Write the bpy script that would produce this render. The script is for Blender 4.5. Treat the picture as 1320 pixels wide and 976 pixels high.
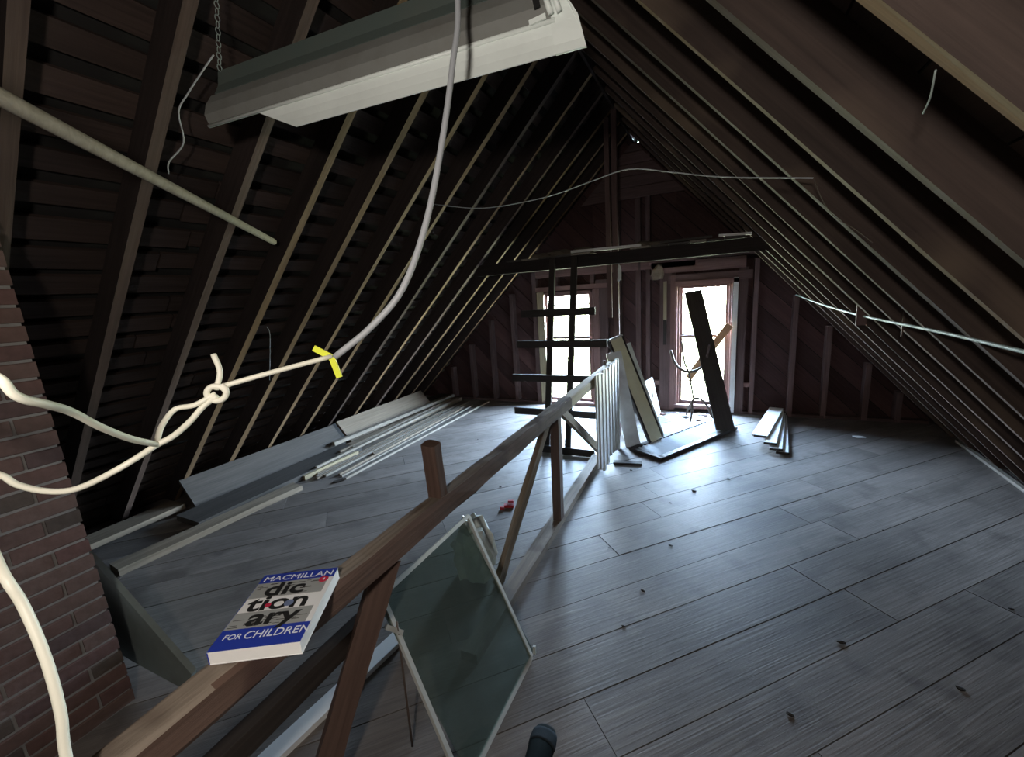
import bpy, bmesh, math, random
from mathutils import Vector, Matrix
random.seed(7)
for o in list(bpy.data.objects): bpy.data.objects.remove(o)
S = bpy.context.scene
COL = S.collection
V = Vector

# ------------------------------------------------------------------ camera
RX = V((0.901838, 0.426928, -0.066492)); RY = V((0.025271, -0.205744, -0.97828)); RZ = V((-0.431335, 0.880569, -0.196336))
cam_d = bpy.data.cameras.new('camera'); cam = bpy.data.objects.new('camera', cam_d); COL.objects.link(cam)
m = Matrix((RX, -RY, -RZ)).transposed().to_4x4(); m.translation = V((0, 0, 1.6)); cam.matrix_world = m
cam_d.sensor_fit = 'HORIZONTAL'; cam_d.sensor_width = 36; cam_d.lens = 535.985 / 1320 * 36; cam_d.clip_start = 0.02
S.camera = cam
# ------------------------------------------------------------------ sky
W = bpy.data.worlds.new('sky'); S.world = W; W.use_nodes = True
nt = W.node_tree; bg = nt.nodes['Background']; bg.inputs[1].default_value = 285.0
tc = nt.nodes.new('ShaderNodeTexCoord'); sx = nt.nodes.new('ShaderNodeSeparateXYZ'); rp = nt.nodes.new('ShaderNodeValToRGB')
nt.links.new(tc.outputs['Generated'], sx.inputs[0])
mr = nt.nodes.new('ShaderNodeMapRange'); mr.inputs[1].default_value = -1; mr.inputs[2].default_value = 1
nt.links.new(sx.outputs[2], mr.inputs[0]); nt.links.new(mr.outputs[0], rp.inputs[0]); nt.links.new(rp.outputs[0], bg.inputs[0])
e = rp.color_ramp.elements
e[0].position = 0.0; e[0].color = (0.10, 0.11, 0.075, 1)
e[1].position = 0.485; e[1].color = (0.13, 0.145, 0.10, 1)
a = e.new(0.505); a.color = (0.82, 0.92, 1.0, 1)
a = e.new(0.62); a.color = (0.53, 0.73, 1.0, 1)
a = e.new(1.0); a.color = (0.40, 0.63, 1.0, 1)
vs = S.view_settings; vs.view_transform = 'Standard'; vs.look = 'None'; vs.gamma = 1; vs.use_curve_mapping = False; vs.exposure = 0.0
BULB_W = 60.0

def portal(name, loc, w, h, rot):
    l = bpy.data.lights.new(name, 'AREA'); l.shape = 'RECTANGLE'; l.size = w; l.size_y = h
    l.cycles.is_portal = True
    o = bpy.data.objects.new(name, l); COL.objects.link(o); o.location = loc; o.rotation_euler = rot; return o

# ------------------------------------------------------------------ materials
def mat(name, build):
    mm = bpy.data.materials.new(name); mm.use_nodes = True
    n = mm.node_tree; b = n.nodes['Principled BSDF']; build(n, b); return mm
def N(n, t, **k):
    x = n.nodes.new(t)
    for kk, v in k.items():
        if isinstance(kk, str) and hasattr(x, kk): setattr(x, kk, v)
    return x
def setin(x, **k):
    for kk, v in k.items(): x.inputs[kk.replace('_', ' ')].default_value = v
def c4(c): return (c[0], c[1], c[2], 1)
def wood(name, dark, light, rough=0.75, grain=1.0, vary=0.35, bump=0.25, stain=None, spec=0.3):
    """grain runs along local X of every board"""
    def build(n, b):
        t = N(n, 'ShaderNodeTexCoord'); oi = N(n, 'ShaderNodeObjectInfo')
        ad = N(n, 'ShaderNodeVectorMath', operation='MULTIPLY_ADD')
        cmb = N(n, 'ShaderNodeCombineXYZ')
        for i in range(3): n.links.new(oi.outputs['Random'], cmb.inputs[i])
        n.links.new(cmb.outputs[0], ad.inputs[0]); ad.inputs[1].default_value = (31.7, 17.3, 9.1); n.links.new(t.outputs['Object'], ad.inputs[2])
        mp = N(n, 'ShaderNodeMapping'); mp.inputs['Scale'].default_value = (2.6 * grain, 95 * grain, 95 * grain); n.links.new(ad.outputs[0], mp.inputs[0])
        n1 = N(n, 'ShaderNodeTexNoise'); setin(n1, Scale=1.0, Detail=6.0, Roughness=0.6, Distortion=0.4); n.links.new(mp.outputs[0], n1.inputs['Vector'])
        mp2 = N(n, 'ShaderNodeMapping'); mp2.inputs['Scale'].default_value = (1.2, 5, 5); n.links.new(ad.outputs[0], mp2.inputs[0])
        n2 = N(n, 'ShaderNodeTexNoise'); setin(n2, Scale=1.0, Detail=4.0, Roughness=0.6); n.links.new(mp2.outputs[0], n2.inputs['Vector'])
        mx = N(n, 'ShaderNodeMath', operation='MULTIPLY_ADD'); n.links.new(n1.outputs[0], mx.inputs[0]); mx.inputs[1].default_value = 0.9
        n2m = N(n, 'ShaderNodeMath', operation='MULTIPLY'); n.links.new(n2.outputs[0], n2m.inputs[0]); n2m.inputs[1].default_value = 0.9
        n.links.new(n2m.outputs[0], mx.inputs[2])
        rr = N(n, 'ShaderNodeMapRange'); n.links.new(mx.outputs[0], rr.inputs[0]); setin(rr, **{'From_Min': 0.55, 'From_Max': 1.25})
        mc = N(n, 'ShaderNodeMix', data_type='RGBA'); n.links.new(rr.outputs[0], mc.inputs[0]); mc.inputs[6].default_value = c4(dark); mc.inputs[7].default_value = c4(light)
        hv = N(n, 'ShaderNodeHueSaturation'); n.links.new(mc.outputs[2], hv.inputs['Color'])
        vr = N(n, 'ShaderNodeMapRange'); n.links.new(oi.outputs['Random'], vr.inputs[0]); vr.inputs[3].default_value = 1 - vary; vr.inputs[4].default_value = 1 + vary
        n.links.new(vr.outputs[0], hv.inputs['Value'])
        out = hv.outputs[0]
        if stain:
            n3 = N(n, 'ShaderNodeTexNoise'); setin(n3, Scale=stain[1], Detail=3.0, Roughness=0.55); n.links.new(ad.outputs[0], n3.inputs['Vector'])
            r3 = N(n, 'ShaderNodeMapRange'); setin(r3, **{'From_Min': 0.52, 'From_Max': 0.68}); n.links.new(n3.outputs[0], r3.inputs[0])
            m3 = N(n, 'ShaderNodeMix', data_type='RGBA'); n.links.new(r3.outputs[0], m3.inputs[0]); n.links.new(out, m3.inputs[6]); m3.inputs[7].default_value = c4(stain[0]); out = m3.outputs[2]
        n.links.new(out, b.inputs['Base Color'])
        b.inputs['Roughness'].default_value = rough; b.inputs['Specular IOR Level'].default_value = spec
        bp = N(n, 'ShaderNodeBump'); setin(bp, Strength=bump, Distance=0.004); n.links.new(n1.outputs[0], bp.inputs['Height']); n.links.new(bp.outputs[0], b.inputs['Normal'])
    return mat(name, build)
def paint(name, col, rough=0.5, dirt=0.25, dirtcol=(0.1, 0.09, 0.08), scale=6, metal=0.0, bump=0.05):
    def build(n, b):
        t = N(n, 'ShaderNodeTexCoord'); n1 = N(n, 'ShaderNodeTexNoise'); setin(n1, Scale=float(scale), Detail=6.0, Roughness=0.65); n.links.new(t.outputs['Object'], n1.inputs['Vector'])
        rr = N(n, 'ShaderNodeMapRange'); setin(rr, **{'From_Min': 0.45, 'From_Max': 0.75, 'To_Max': dirt}); n.links.new(n1.outputs[0], rr.inputs[0])
        mc = N(n, 'ShaderNodeMix', data_type='RGBA'); n.links.new(rr.outputs[0], mc.inputs[0]); mc.inputs[6].default_value = c4(col); mc.inputs[7].default_value = c4(dirtcol)
        n.links.new(mc.outputs[2], b.inputs['Base Color']); b.inputs['Roughness'].default_value = rough; b.inputs['Metallic'].default_value = metal
        bp = N(n, 'ShaderNodeBump'); setin(bp, Strength=bump, Distance=0.003); n.links.new(n1.outputs[0], bp.inputs['Height']); n.links.new(bp.outputs[0], b.inputs['Normal'])
    return mat(name, build)
def glassy(name, tint, diff, fac, gloss=0.06):
    mm = bpy.data.materials.new(name); mm.use_nodes = True; n = mm.node_tree; n.nodes.clear()
    o = n.nodes.new('ShaderNodeOutputMaterial'); tr = n.nodes.new('ShaderNodeBsdfTransparent'); tr.inputs[0].default_value = c4(tint)
    df = n.nodes.new('ShaderNodeBsdfDiffuse'); df.inputs[0].default_value = c4(diff); gl = n.nodes.new('ShaderNodeBsdfGlossy'); gl.inputs['Roughness'].default_value = 0.08
    t = n.nodes.new('ShaderNodeTexCoord'); ns = n.nodes.new('ShaderNodeTexNoise'); setin(ns, Scale=5.0, Detail=5.0); n.links.new(t.outputs['Object'], ns.inputs['Vector'])
    mr_ = n.nodes.new('ShaderNodeMapRange'); mr_.inputs[3].default_value = max(0, fac - 0.12); mr_.inputs[4].default_value = min(1, fac + 0.12); n.links.new(ns.outputs[0], mr_.inputs[0])
    m1 = n.nodes.new('ShaderNodeMixShader'); n.links.new(mr_.outputs[0], m1.inputs[0]); n.links.new(tr.outputs[0], m1.inputs[1]); n.links.new(df.outputs[0], m1.inputs[2])
    m2 = n.nodes.new('ShaderNodeMixShader'); m2.inputs[0].default_value = gloss; n.links.new(m1.outputs[0], m2.inputs[1]); n.links.new(gl.outputs[0], m2.inputs[2]); n.links.new(m2.outputs[0], o.inputs[0])
    return mm
def plain(name, col, rough=0.5, metal=0.0):
    def build(n, b):
        b.inputs['Base Color'].default_value = c4(col); b.inputs['Roughness'].default_value = rough; b.inputs['Metallic'].default_value = metal
    return mat(name, build)

M = {}
M['floor'] = wood('floorboard', (0.076, 0.064, 0.057), (0.222, 0.193, 0.170), 0.58, 1.0, 0.17, 0.5, stain=((0.100, 0.084, 0.074), 4.0), spec=0.4)
M['sub'] = plain('subfloor_dark', (0.02, 0.018, 0.016), 0.9)
M['rafter'] = wood('rafter_wood', (0.013, 0.009, 0.008), (0.040, 0.028, 0.025), 0.8, 0.8, 0.3)
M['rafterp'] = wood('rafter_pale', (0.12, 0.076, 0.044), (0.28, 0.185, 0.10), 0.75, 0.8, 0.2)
M['edge'] = wood('rafter_edge_pale_lit', (0.055, 0.036, 0.029), (0.13, 0.090, 0.072), 0.75, 0.8, 0.25)  # pale underside wood, brightened to carry the lit lower edge
M['skip'] = wood('skip_board', (0.018, 0.012, 0.010), (0.055, 0.036, 0.029), 0.85, 0.8, 0.35)
M['deck'] = wood('roof_board', (0.030, 0.021, 0.018), (0.088, 0.061, 0.051), 0.8, 0.6, 0.3, stain=((0.15, 0.11, 0.078), 1.2))
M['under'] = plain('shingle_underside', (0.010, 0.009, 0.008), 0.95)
M['gable'] = wood('gable_board', (0.040, 0.019, 0.018), (0.098, 0.050, 0.046), 0.8, 0.8, 0.3)
M['stud'] = wood('stud_wood', (0.070, 0.041, 0.038), (0.16, 0.102, 0.094), 0.75, 0.8, 0.25)
M['casing'] = wood('casing_wood', (0.13, 0.070, 0.062), (0.28, 0.165, 0.145), 0.7, 0.8, 0.2)
M['rail'] = wood('rail_wood', (0.075, 0.056, 0.044), (0.31, 0.255, 0.20), 0.8, 0.7, 0.1, 0.9, stain=((0.060, 0.036, 0.028), 4.0))
M['railside'] = wood('rail_face', (0.040, 0.023, 0.018), (0.15, 0.092, 0.068), 0.8, 0.7, 0.1, 0.8, stain=((0.045, 0.022, 0.018), 4.0))
M['railp'] = wood('rail_pale', (0.20, 0.16, 0.10), (0.42, 0.35, 0.22), 0.7, 0.6, 0.15, 0.4)
M['brace'] = wood('brace_wood', (0.11, 0.085, 0.062), (0.32, 0.26, 0.19), 0.75, 0.7, 0.2, 0.4)
M['postred'] = wood('post_redbrown', (0.045, 0.026, 0.021), (0.12, 0.075, 0.058), 0.7, 0.7, 0.2)
M['greyplank'] = wood('grey_plank', (0.040, 0.036, 0.033), (0.095, 0.085, 0.075), 0.8, 0.7, 0.2)
M['tanplank'] = wood('tan_plank', (0.13, 0.10, 0.072), (0.28, 0.225, 0.165), 0.75, 0.7, 0.2)
M['pale'] = wood('pale_strip', (0.16, 0.138, 0.112), (0.33, 0.29, 0.24), 0.75, 0.7, 0.2)
M['darkboard'] = wood('dark_board', (0.018, 0.014, 0.012), (0.05, 0.04, 0.034), 0.6, 0.7, 0.2)
M['white'] = paint('old_white_paint', (0.66, 0.67, 0.66), 0.5, 0.35)
M['whitebright'] = paint('white_board', (0.78, 0.78, 0.76), 0.5, 0.1)
M['cream'] = paint('cream_paint', (0.78, 0.73, 0.50), 0.5, 0.15)
M['fixture_white'] = paint('enamel_white', (0.84, 0.90, 0.86), 0.4, 0.12)
M['panel_green'] = paint('grey_green_paint', (0.20, 0.24, 0.225), 0.7, 0.4)
M['orange'] = wood('orange_plank', (0.20, 0.10, 0.05), (0.45, 0.25, 0.13), 0.7, 0.7, 0.2)
M['louvre'] = paint('grey_louvre', (0.44, 0.46, 0.48), 0.6, 0.3)
M['fixture_grey'] = paint('dusty_enamel', (0.20, 0.205, 0.19), 0.7, 0.45, (0.13, 0.12, 0.10), 9)
M['fixture_green'] = paint('green_grey_enamel', (0.085, 0.11, 0.10), 0.6, 0.35, (0.12, 0.12, 0.10), 7)
M['black'] = plain('black_plastic', (0.012, 0.012, 0.012), 0.5)
M['cable_grey'] = paint('grey_cable', (0.42, 0.44, 0.46), 0.5, 0.1)
M['cable_white'] = paint('cream_wire', (0.88, 0.86, 0.72), 0.45, 0.06)
M['yellow'] = plain('yellow_tape', (0.80, 0.85, 0.05), 0.5)
M['metal'] = paint('galvanised', (0.34, 0.40, 0.38), 0.6, 0.3, metal=0.2)
M['rust'] = paint('dark_iron', (0.10, 0.07, 0.055), 0.6, 0.4, metal=0.3)
M['alu'] = paint('dull_aluminium', (0.60, 0.61, 0.57), 0.5, 0.2, metal=0.4)
M['pane'] = glassy('window_glass', (0.97, 0.98, 0.98), (0.5, 0.5, 0.5), 0.0, 0.05)
M['storm'] = glassy('dusty_glass', (0.78, 0.88, 0.84), (0.095, 0.115, 0.105), 0.36, 0.06)
M['bag'] = paint('crumpled_plastic', (0.78, 0.84, 0.80), 0.35, 0.2, scale=10)
M['red'] = plain('red_plastic', (0.35, 0.02, 0.03), 0.45)
M['mortar'] = paint('mortar', (0.22, 0.21, 0.20), 0.95, 0.6, (0.12, 0.105, 0.10), 14, bump=0.4)
def brickmat(n, b):
    oi = N(n, 'ShaderNodeObjectInfo'); r = N(n, 'ShaderNodeValToRGB'); n.links.new(oi.outputs['Random'], r.inputs[0])
    cr = r.color_ramp; cr.elements[0].color = (0.105, 0.058, 0.050, 1); cr.elements[1].color = (0.075, 0.058, 0.045, 1)
    for p, c in ((0.25, (0.115, 0.074, 0.064, 1)), (0.5, (0.10, 0.062, 0.052, 1)), (0.7, (0.11, 0.058, 0.052, 1)), (0.85, (0.06, 0.042, 0.042, 1))):
        q = cr.elements.new(p); q.color = c
    t = N(n, 'ShaderNodeTexCoord'); ns = N(n, 'ShaderNodeTexNoise'); setin(ns, Scale=28.0, Detail=5.0); n.links.new(t.outputs['Object'], ns.inputs['Vector'])
    mm = N(n, 'ShaderNodeMix', data_type='RGBA', blend_type='MULTIPLY'); mm.inputs[0].default_value = 0.6
    n.links.new(r.outputs[0], mm.inputs[6]); n.links.new(ns.outputs[0], mm.inputs[7])
    hv = N(n, 'ShaderNodeHueSaturation'); hv.inputs['Value'].default_value = 1.5; n.links.new(mm.outputs[2], hv.inputs['Color']); n.links.new(hv.outputs[0], b.inputs['Base Color'])
    b.inputs['Roughness'].default_value = 0.9
    bp = N(n, 'ShaderNodeBump'); setin(bp, Strength=0.5, Distance=0.004); n.links.new(ns.outputs[0], bp.inputs['Height']); n.links.new(bp.outputs[0], b.inputs['Normal'])
M['brick'] = mat('brick', brickmat)
M['fluff'] = paint('insulation', (0.16, 0.13, 0.10), 0.95, 0.4)
M['sock'] = paint('dark_green_knit', (0.006, 0.010, 0.011), 0.9, 0.2, (0.012, 0.014, 0.016), 40, bump=0.3)
M['sock2'] = paint('grey_blue_knit', (0.024, 0.031, 0.037), 0.9, 0.2, (0.012, 0.014, 0.016), 40, bump=0.3)
M['debris'] = plain('dark_debris', (0.03, 0.026, 0.022), 0.9)
M['page'] = paint('paper', (0.85, 0.84, 0.81), 0.7, 0.04, scale=40)
M['cover'] = plain('cover_grey', (0.33, 0.34, 0.33), 0.35)
M['coverw'] = plain('cover_white', (0.82, 0.82, 0.81), 0.35)
M['blue'] = plain('cover_blue', (0.025, 0.05, 0.36), 0.3)
M['ink'] = plain('ink_black', (0.018, 0.018, 0.018), 0.4)
M['inkw'] = plain('ink_white', (0.80, 0.82, 0.86), 0.4)
M['globe'] = plain('globe_blue', (0.16, 0.20, 0.32), 0.3)
M['covred'] = plain('cover_red', (0.55, 0.03, 0.07), 0.35)

for k_ in ('sock', 'sock2'): M[k_].node_tree.nodes['Principled BSDF'].inputs['Specular IOR Level'].default_value = 0.05
# ------------------------------------------------------------------ helpers
WM = {}          # world matrix of every object made
def link(o, parent=None, mw=None):
    COL.objects.link(o)
    if parent is not None:
        o.parent = parent
        o.matrix_parent_inverse = WM[parent.name].inverted()
    WM[o.name] = mw.copy() if mw is not None else Matrix.Identity(4)
    o.matrix_basis = WM[o.name]
    return o
def tag(o, label, cat, group=None):
    o['label'] = label; o['category'] = cat
    if group: o['group'] = group
    return o
def thing(name, loc, label, cat, group=None):
    o = bpy.data.objects.new(name, None); o.empty_display_size = 0.05
    link(o, None, Matrix.Translation(V(loc))); return tag(o, label, cat, group)
def struct(name, loc=(0, 0, 0), label=None):
    o = bpy.data.objects.new(name, None); link(o, None, Matrix.Translation(V(loc))); o['kind'] = 'structure'
    if label: o['label'] = label
    return o
def mesh_obj(name, bm, mt, parent=None, mw=None, smooth=False):
    bmesh.ops.recalc_face_normals(bm, faces=bm.faces)
    me = bpy.data.meshes.new(name); bm.to_mesh(me); bm.free()
    for q in (mt if isinstance(mt, (list, tuple)) else [mt]): me.materials.append(q)
    if smooth:
        for p in me.polygons: p.use_smooth = True
    o = bpy.data.objects.new(name, me); return link(o, parent, mw if mw is not None else Matrix.Identity(4))
def frame(a, b, up):
    a, b, up = V(a), V(b), V(up); x = (b - a).normalized(); y = up.cross(x).normalized(); z = x.cross(y)
    mm = Matrix((x, y, z)).transposed().to_4x4(); mm.translation = (a + b) / 2; return mm
def boxbm(L, w, t, seg=1, jit=0.0, bev=0.0, wob=0.0, taper=1.0):
    bm = bmesh.new(); rings = []
    ph = random.random() * 6.28
    for i in range(seg + 1):
        u = i / seg; x = (u - .5) * L; k = 1 + (taper - 1) * u
        oy = wob * math.sin(ph + u * 3.1); oz = wob * math.cos(ph * 1.7 + u * 2.3)
        ring = []
        if bev > 0:
            prof = [(-.5 * w + bev, -.5 * t), (.5 * w - bev, -.5 * t), (.5 * w, -.5 * t + bev), (.5 * w, .5 * t - bev), (.5 * w - bev, .5 * t), (-.5 * w + bev, .5 * t), (-.5 * w, .5 * t - bev), (-.5 * w, -.5 * t + bev)]
        else:
            prof = [(-.5 * w, -.5 * t), (.5 * w, -.5 * t), (.5 * w, .5 * t), (-.5 * w, .5 * t)]
        for (y, z) in prof:
            ring.append(bm.verts.new((x, y * k + oy + random.uniform(-jit, jit), z * k + oz + random.uniform(-jit, jit))))
        rings.append(ring)
    n = len(rings[0])
    for r0, r1 in zip(rings, rings[1:]):
        for j in range(n): bm.faces.new((r0[j], r0[(j + 1) % n], r1[(j + 1) % n], r1[j]))
    bm.faces.new(rings[0][::-1]); bm.faces.new(rings[-1]); return bm
def plank(name, a, b, w, t, mt, parent=None, up=(0, 0, 1), seg=1, jit=0.0, bev=0.0, wob=0.0, taper=1.0):
    """board from a to b (centre line); w across, t along 'up'; local X = length"""
    L = (V(b) - V(a)).length
    return mesh_obj(name, boxbm(L, w, t, seg, jit, bev, wob, taper), mt, parent, frame(a, b, up))
def tplank(name, a, b, w, t, mt, label, cat, group=None, **k):
    return tag(plank(name, a, b, w, t, mt, None, **k), label, cat, group)
def tubebm(bm, pts, r, n=8, smooth_iter=4, closed=False, r1=None):
    P = [V(p) for p in pts]
    if smooth_iter > 1:
        Q = []
        for i in range(len(P) - 1):
            p0 = P[i - 1] if i > 0 else P[i] * 2 - P[i + 1]; p1 = P[i]; p2 = P[i + 1]; p3 = P[i + 2] if i + 2 < len(P) else P[i + 1] * 2 - P[i]
            for s in range(smooth_iter):
                u = s / smooth_iter
                Q.append(0.5 * ((2 * p1) + (p2 - p0) * u + (2 * p0 - 5 * p1 + 4 * p2 - p3) * u * u + (3 * p1 - p0 - 3 * p2 + p3) * u ** 3))
        Q.append(P[-1]); P = Q
    rings = []; up = V((0.3, 0.2, 1)).normalized()
    for i, p in enumerate(P):
        d = (P[min(i + 1, len(P) - 1)] - P[max(i - 1, 0)]).normalized()
        s = d.cross(up)
        if s.length < 1e-3: s = d.cross(V((1, 0, 0)))
        s.normalize(); up = s.cross(d).normalized()
        rr = r if r1 is None else r + (r1 - r) * i / (len(P) - 1)
        rings.append([bm.verts.new(p + (s * math.cos(6.28318 * j / n) + up * math.sin(6.28318 * j / n)) * rr) for j in range(n)])
    for r0, r1_ in zip(rings, rings[1:]):
        for j in range(n): bm.faces.new((r0[j], r0[(j + 1) % n], r1_[(j + 1) % n], r1_[j]))
    bm.faces.new(rings[0][::-1]); bm.faces.new(rings[-1])
def tube(name, pts, r, mt, parent=None, n=8, it=5, r1=None):
    bm = bmesh.new(); tubebm(bm, pts, r, n, it, r1=r1); return mesh_obj(name, bm, mt, parent, smooth=True)
def prism(bm, poly, off):
    """poly: list of 3D points (planar), extruded by off"""
    a = [bm.verts.new(p) for p in poly]; b = [bm.verts.new(V(p) + V(off)) for p in poly]
    bm.faces.new(a); bm.faces.new(b[::-1])
    for i in range(len(a)): bm.faces.new((a[i], b[i], b[(i + 1) % len(a)], a[(i + 1) % len(a)]))
def clip(poly, nx, nz, c):
    out = []
    for i in range(len(poly)):
        p, q = poly[i], poly[(i + 1) % len(poly)]; dp = p[0] * nx + p[1] * nz - c; dq = q[0] * nx + q[1] * nz - c
        if dp <= 0: out.append(p)
        if (dp < 0) != (dq < 0) and abs(dp - dq) > 1e-9:
            u = dp / (dp - dq); out.append((p[0] + (q[0] - p[0]) * u, p[1] + (q[1] - p[1]) * u))
    return out
def area(poly): return abs(sum(poly[i][0] * poly[(i + 1) % len(poly)][1] - poly[(i + 1) % len(poly)][0] * poly[i][1] for i in range(len(poly)))) / 2

# ------------------------------------------------------------------ dimensions
RXR = -0.9; ZR = 3.29; BL = 0.968; BR = 1.106        # underside of the rafters: ridge line and the two pitches
YW = 5.555; YB = -3.0                                 # stud face of the far gable, near gable
RD = 0.125                                            # rafter depth
offL = RD * math.sqrt(1 + BL * BL); offR = RD * math.sqrt(1 + BR * BR)
dL = V((-1, 0, -BL)).normalized(); dR = V((1, 0, -BR)).normalized()      # down-slope directions
nL = V((-BL, 0, 1)).normalized(); nR = V((BR, 0, 1)).normalized()        # outward (up) normals
def zl(x, o=0): return ZR + o - BL * (RXR - x)
def zr(x, o=0): return ZR + o - BR * (x - RXR)
def zroof(x, o=0): return min(zl(x, o), zr(x, o))

# ------------------------------------------------------------------ floor
fl = struct('floor')
bm = bmesh.new(); prism(bm, [(-4.7, YB - .3, -0.03), (2.5, YB - .3, -0.03), (2.5, YW + .3, -0.03), (-4.7, YW + .3, -0.03)], (0, 0, -0.12))
mesh_obj('subfloor', bm, M['sub'], fl)
BW = 0.24; S2 = math.sqrt(.5)
area_poly = [(-4.45, YB - .05), (2.25, YB - .05), (2.25, YW + .12), (-4.45, YW + .12)]
c0 = 1.76
k = -60
while k < 60:
    lo = c0 + k * BW / S2; hi = c0 + (k + 1) * BW / S2
    p = clip(area_poly, -1, 1, hi - 0.006); p = clip(p, 1, -1, -(lo + 0.0))
    if len(p) >= 3 and area(p) > 0.004:
        us = [q[0] + q[1] for q in p]; u0, u1 = min(us), max(us)
        cuts = [u0]; u = u0 + random.uniform(1.6, 3.8)
        if k == 0: cuts += [2.94]; u = 9
        elif k == -1: cuts += [0.9, 3.05]; u = 9
        while u < u1 - 1.0: cuts.append(u); u += random.uniform(2.6, 4.6)
        cuts.append(u1)
        for ua, ub in zip(cuts, cuts[1:]):
            q = clip(clip(p, 1, 1, ub - 0.002), -1, -1, -(ua + 0.002))
            if len(q) < 3 or area(q) < 0.003: continue
            cu = (ua + ub) / 2; cc = (lo + hi) / 2; ctr = V(((cu - cc) / 2, (cu + cc) / 2, 0))
            mw = Matrix((V((S2, S2, 0)), V((-S2, S2, 0)), V((0, 0, 1)))).transposed().to_4x4(); mw.translation = ctr
            inv = mw.inverted(); dz = random.uniform(-0.0025, 0.0)
            bm = bmesh.new(); prism(bm, [inv @ V((x, y, dz)) for x, y in q], (0, 0, -0.024))
            mesh_obj('floorboard', bm, M['floor'], fl, mw)
    k += 1

# ------------------------------------------------------------------ roof slopes
def slope(side):
    left = side == 'left'
    st = struct('ceiling_' + side)
    d, n, B, s = (dL, nL, BL, -1) if left else (dR, nR, BR, 1)
    def P(sl, y, h): return V((RXR, y, ZR)) + d * sl + n * h          # sl down the slope, h above rafter underside
    SL = ZR / abs(d.z)
    # rafters
    off = 0.640 if left else 0.629
    for k in range(-9, 14):
        y = off + 0.379 * k
        if y > YW - 0.02 or y < YB + .05: continue
        end = SL + 0.12
        if left and -0.45 < y < 0.61: end = 1.62
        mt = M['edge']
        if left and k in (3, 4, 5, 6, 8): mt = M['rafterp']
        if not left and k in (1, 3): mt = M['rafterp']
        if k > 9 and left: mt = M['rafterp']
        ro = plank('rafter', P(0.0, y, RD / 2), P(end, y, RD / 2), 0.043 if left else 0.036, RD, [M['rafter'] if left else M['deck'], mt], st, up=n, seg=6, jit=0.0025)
        for f in ro.data.polygons:                                    # underside paler than the sides: pale wood plus window light put into its colour
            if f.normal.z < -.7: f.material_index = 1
    # boarding
    if left:
        pitch, gap = 0.148, 0.052; sl = 0.03; h0 = RD + 0.001
        while sl < SL + 0.2:
            cuts = [YB - .05, random.uniform(-1.4, -.6), random.uniform(1.2, 1.9), random.uniform(3.4, 4.2), YW + 0.12]
            for a, b in zip(cuts, cuts[1:]):
                w = pitch - gap + random.uniform(-0.012, 0.012)
                plank('sheathing_board', P(sl + w / 2, a + .004, h0 + .009), P(sl + w / 2 + random.uniform(-.006, .006), b - .004, h0 + .009), w, 0.018, M['skip'], st, up=n)
            sl += pitch
    else:
        sl = 0.0; h0 = RD + 0.001
        while sl < SL + 0.2:
            w = random.uniform(0.20, 0.28)
            cuts = [YB - .05, random.uniform(-1.4, -.6), random.uniform(1.0, 1.9), random.uniform(3.2, 4.2), YW + 0.12]
            for a, b in zip(cuts, cuts[1:]):
                plank('sheathing_board', P(sl + w / 2, a + .003, h0 + .009), P(sl + w / 2, b - .003, h0 + .009), w - 0.007, 0.018, M['deck'], st, up=n)
            sl += w
    # roofing above
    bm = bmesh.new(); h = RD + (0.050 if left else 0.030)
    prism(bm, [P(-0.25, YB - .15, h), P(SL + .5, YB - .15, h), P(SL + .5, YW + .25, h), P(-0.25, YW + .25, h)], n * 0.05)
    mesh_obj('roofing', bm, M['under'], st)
    return st
slope('left'); slope('right')
rb = struct('trim_1'); plank('ridge_board', (RXR, YB, ZR + .07), (RXR, YW + .1, ZR + .07), 0.02, 0.19, M['rafter'], rb)

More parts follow.
